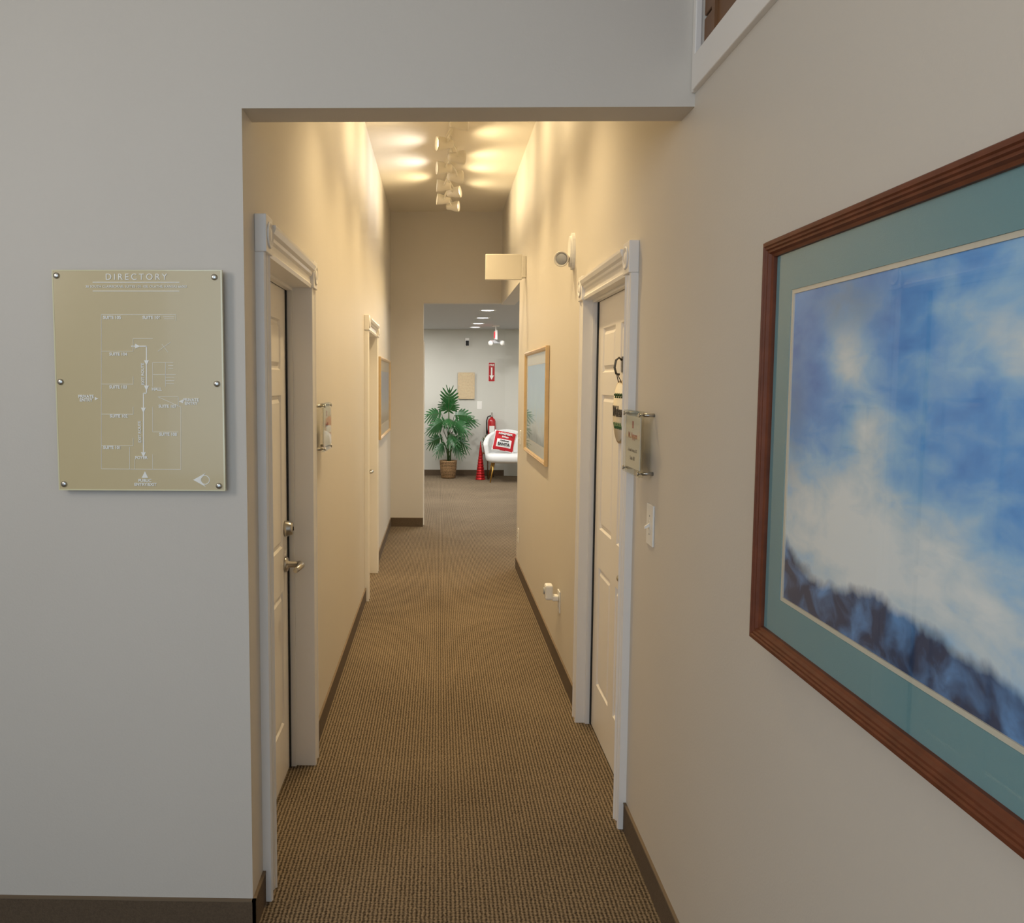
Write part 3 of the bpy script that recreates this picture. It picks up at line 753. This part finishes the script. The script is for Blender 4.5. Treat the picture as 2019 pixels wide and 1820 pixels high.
# pillow: one puffed square cushion, its printed front coloured per face
N = 44
def cushion_mat(x, z):
    if abs(x) > .168 or abs(z) > .165: return 'fabric'
    if abs(x) < .12 and -.115 < z < .015: return 'fabric'
    return 'redfab'
p = MB('throw_pillow')
def fy(a, b):
    k = max(0, 1-a**2)*max(0, 1-b**2)
    return .085*k**.42
def cxy(a, b):
    pinch = 1-.09*(1-(a*b)**2)*(max(abs(a), abs(b))**3)
    return a*.195*pinch, b*.19*pinch
grid = {}
for sgn in (-1, 1):
    for i in range(N+1):
        for k in range(N+1):
            a = -1+2*i/N; b = -1+2*k/N
            if sgn == 1 and (i in (0, N) or k in (0, N)): grid[(sgn, i, k)] = grid[(-1, i, k)]; continue
            x, z = cxy(a, b); grid[(sgn, i, k)] = p.bm.verts.new((x, sgn*fy(a, b), z))
for sgn in (-1, 1):
    for i in range(N):
        for k in range(N):
            f = p.bm.faces.new([grid[(sgn, i, k)], grid[(sgn, i+1, k)], grid[(sgn, i+1, k+1)], grid[(sgn, i, k+1)]])
            x, z = cxy(-1+2*(i+.5)/N, -1+2*(k+.5)/N)
            f.material_index = p.mi(cushion_mat(x, z) if sgn < 0 else 'fabric'); f.smooth = True
po = p.done(); po.location = (1.10, 14.46, .672); po.rotation_euler = Euler((R(-22), R(10), R(-6)))
text('lettering', 'REMEMBER', .034, (0, -.0835, .108), RF, 'fabric', po, ext=.012, bold=.001)
text('lettering', 'When', .032, (0, -.086, .055), RF, 'fabric', po, ext=.008, bold=.001, shear=.2)
text('lettering', 'I believed', .026, (0, -.086, -.010), RF, 'darktext', po, ext=.006, bold=.001, shear=.2)
text('lettering', 'SANTA', .044, (0, -.085, -.070), RF, 'darktext', po, ext=.010, bold=.002)

# red cone tree
o = MB('tinsel_cone_tree')
pr = [(.001, 0), (.085, 0)]
for i in range(14):
    z = .01+i*.046; r = .088*(1-i/14.5)
    pr += [(r, z), (r*.82, z+.034)]
pr += [(.004, .66), (.001, .665)]
o.lathe(pr, (.72, 14.75, 0), (0, 0, 1), 'redglit', 22, smooth=False); o.done()
e = empty('plant_stand')
o = MB('stand', e); o.lathe([(.001, .42), (.13, .42), (.13, .44), (.001, .44)], (.86, 15.12, 0), (0, 0, 1), 'sash')
for k in range(3):
    a = k*2.094+.5; o.cyl((.86+.10*math.cos(a), 15.12+.10*math.sin(a), .42), (.86+.12*math.cos(a), 15.12+.12*math.sin(a), 0), .009, 'sash')
o.lathe([(.001, .44), (.055, .44), (.075, .53), (.078, .56), (.07, .56), (.001, .55)], (.86, 15.12, 0), (0, 0, 1), 'redglit'); o.done()
o = MB('sprigs', e)
for k in range(110):
    a = random.uniform(0, 6.28); el = random.uniform(.1, 1.4); r = random.uniform(.10, .19)
    b = Vector((.86, 15.12, .56)); t_ = b+Vector((math.cos(a)*math.cos(el), math.sin(a)*math.cos(el), math.sin(el)*1.1))*r
    sd = Vector((-math.sin(a), math.cos(a), 0))*.024
    m_ = b.lerp(t_, .6); o.poly([b, m_+sd, t_, m_-sd], 'leaf' if k % 5 else 'signwood')
o.done(False)

# extinguisher
o = MB('fire_extinguisher')
ex, ey = .94, 15.31
o.lathe([(.001, .66), (.065, .66), (.07, .675), (.07, .98), (.055, 1.02), (.025, 1.04), (.022, 1.06), (.001, 1.06)], (ex, ey, 0), (0, 0, 1), 'red')
o.box(ex-.02, ex+.02, ey-.02, ey+.02, 1.06, 1.09, 'black', .003)
o.box(ex-.01, ex+.01, ey-.09, ey+.02, 1.09, 1.105, 'nickel'); o.box(ex-.01, ex+.01, ey-.08, ey+.01, 1.125, 1.137, 'nickel')
o.cyl((ex, ey-.01, 1.09), (ex, ey, 1.13), .01, 'nickel'); o.lathe([(.016, 0), (.016, .012), (.001, .013)], (ex, ey-.02, 1.075), (0, -1, 0), 'white', 16)
o.tube([(ex-.02, ey, 1.075), (ex-.07, ey-.01, 1.06), (ex-.095, ey-.01, .98), (ex-.09, ey-.01, .85), (ex-.08, ey-.02, .76)], [.01, .01, .01, .012, .018], 'black', 10)
o.box(ex-.045, ex+.045, ey-.0712, ey-.06, .78, .90, 'white'); o.box(ex-.02, ex+.02, ey+.06, 15.4, .9, 1.04, 'black')
o.done()
o = MB('fire_extinguisher_sign')
o.box(.875, .995, 15.394, 15.4, 1.68, 2.02, 'white'); o.box(.881, .989, 15.392, 15.3945, 1.686, 2.014, 'red')
o.prism([(.922, 1.93), (.948, 1.93), (.948, 1.79), (.975, 1.79), (.935, 1.71), (.895, 1.79), (.922, 1.79)], lambda a, b, t: (a, t, b), 15.3922, 15.390, 'white')
ob = o.done(); text('lettering', 'FIRE', .032, (.935, 15.391, 1.972), RF, 'etch', ob, bold=.001)
o = MB('directory_sign.001'); o.box(.335, .635, 15.365, 15.375, 1.37, 1.84, 'signwood', .002)
for x in (.35, .62):
    for z in (1.385, 1.605, 1.825): o.cyl((x, 15.4, z), (x, 15.36, z), .008, 'nickel')
for k in range(7): o.box(.40, .57, 15.3645, 15.3655, 1.44+k*.05, 1.442+k*.05, 'boardedge')
ob = o.done(); text('lettering', 'DIRECTORY', .018, (.485, 15.364, 1.80), RF, 'boardedge', ob, spacing=1.2)
o = MB('light_switch.002'); o.box(.68, .77, 15.394, 15.4, 1.19, 1.33, 'white', .002); o.box(.718, .732, 15.386, 15.394, 1.245, 1.275, 'white', .001); o.done()
o = MB('wall_speaker'); o.box(.46, .535, 15.35, 15.4, 2.30, 2.45, 'white', .008); o.box(.468, .527, 15.346, 15.351, 2.31, 2.40, 'black', .002); o.done()
o = MB('exit_sign')
ex, ey = .93, 14.3
o.box(ex-.06, ex+.06, ey-.08, ey+.08, 2.58, 2.6, 'white', .004); o.cyl((ex, ey, 2.58), (ex, ey, 2.50), .012, 'white')
o.box(ex-.018, ex+.018, ey-.16, ey+.16, 2.36, 2.51, 'white', .004); o.box(ex-.0205, ex-.0175, ey-.14, ey+.14, 2.39, 2.49, 'ledred')
o.box(ex-.09, ex+.11, ey-.03, ey+.03, 2.30, 2.355, 'grayplastic', .01)
for s_ in (-1, 1):
    o.lathe([(.001, -.04), (.03, -.035), (.04, .02), (.04, .03), (.001, .031)], (ex+.01+s_*.09, ey-.05, 2.31), (s_*.4, -1, -.2), 'white')
o.done()

# ------------------------------------------------------------ lights / world
wd = bpy.data.worlds.new('world'); S.world = wd; wd.use_nodes = True
wd.node_tree.nodes['Background'].inputs[0].default_value = (0.66, 0.82, 1.0, 1)
wd.node_tree.nodes['Background'].inputs[1].default_value = 0.60
area('foyer_window_light', (-1.2, -3.2, 2.0), (R(90), 0, R(-8)), 2.6, 52, (.64, .80, 1.0), 2.4)
area('foyer_warm_fill', (-2.5, 0.2, 2.5), (0, R(-80), 0), .9, 27, (1.0, .93, .87))  # unseen fill, added to light the right wall warmly

# ------------------------------------------------------------ camera
cam = bpy.data.cameras.new('camera'); co = bpy.data.objects.new('camera', cam); COL.objects.link(co)
cam.sensor_fit = 'HORIZONTAL'; cam.sensor_width = 36; cam.lens = 1700/2019*36
cam.shift_x = 0.089; cam.shift_y = -0.0050; cam.clip_start = .02
co.location = (0, 0, 1.65)
q = Euler((R(90)-math.atan(.085), 0, math.atan(.0206)), 'XYZ').to_matrix() @ Matrix.Rotation(.003, 3, 'Z')
co.rotation_euler = q.to_euler()
S.camera = co
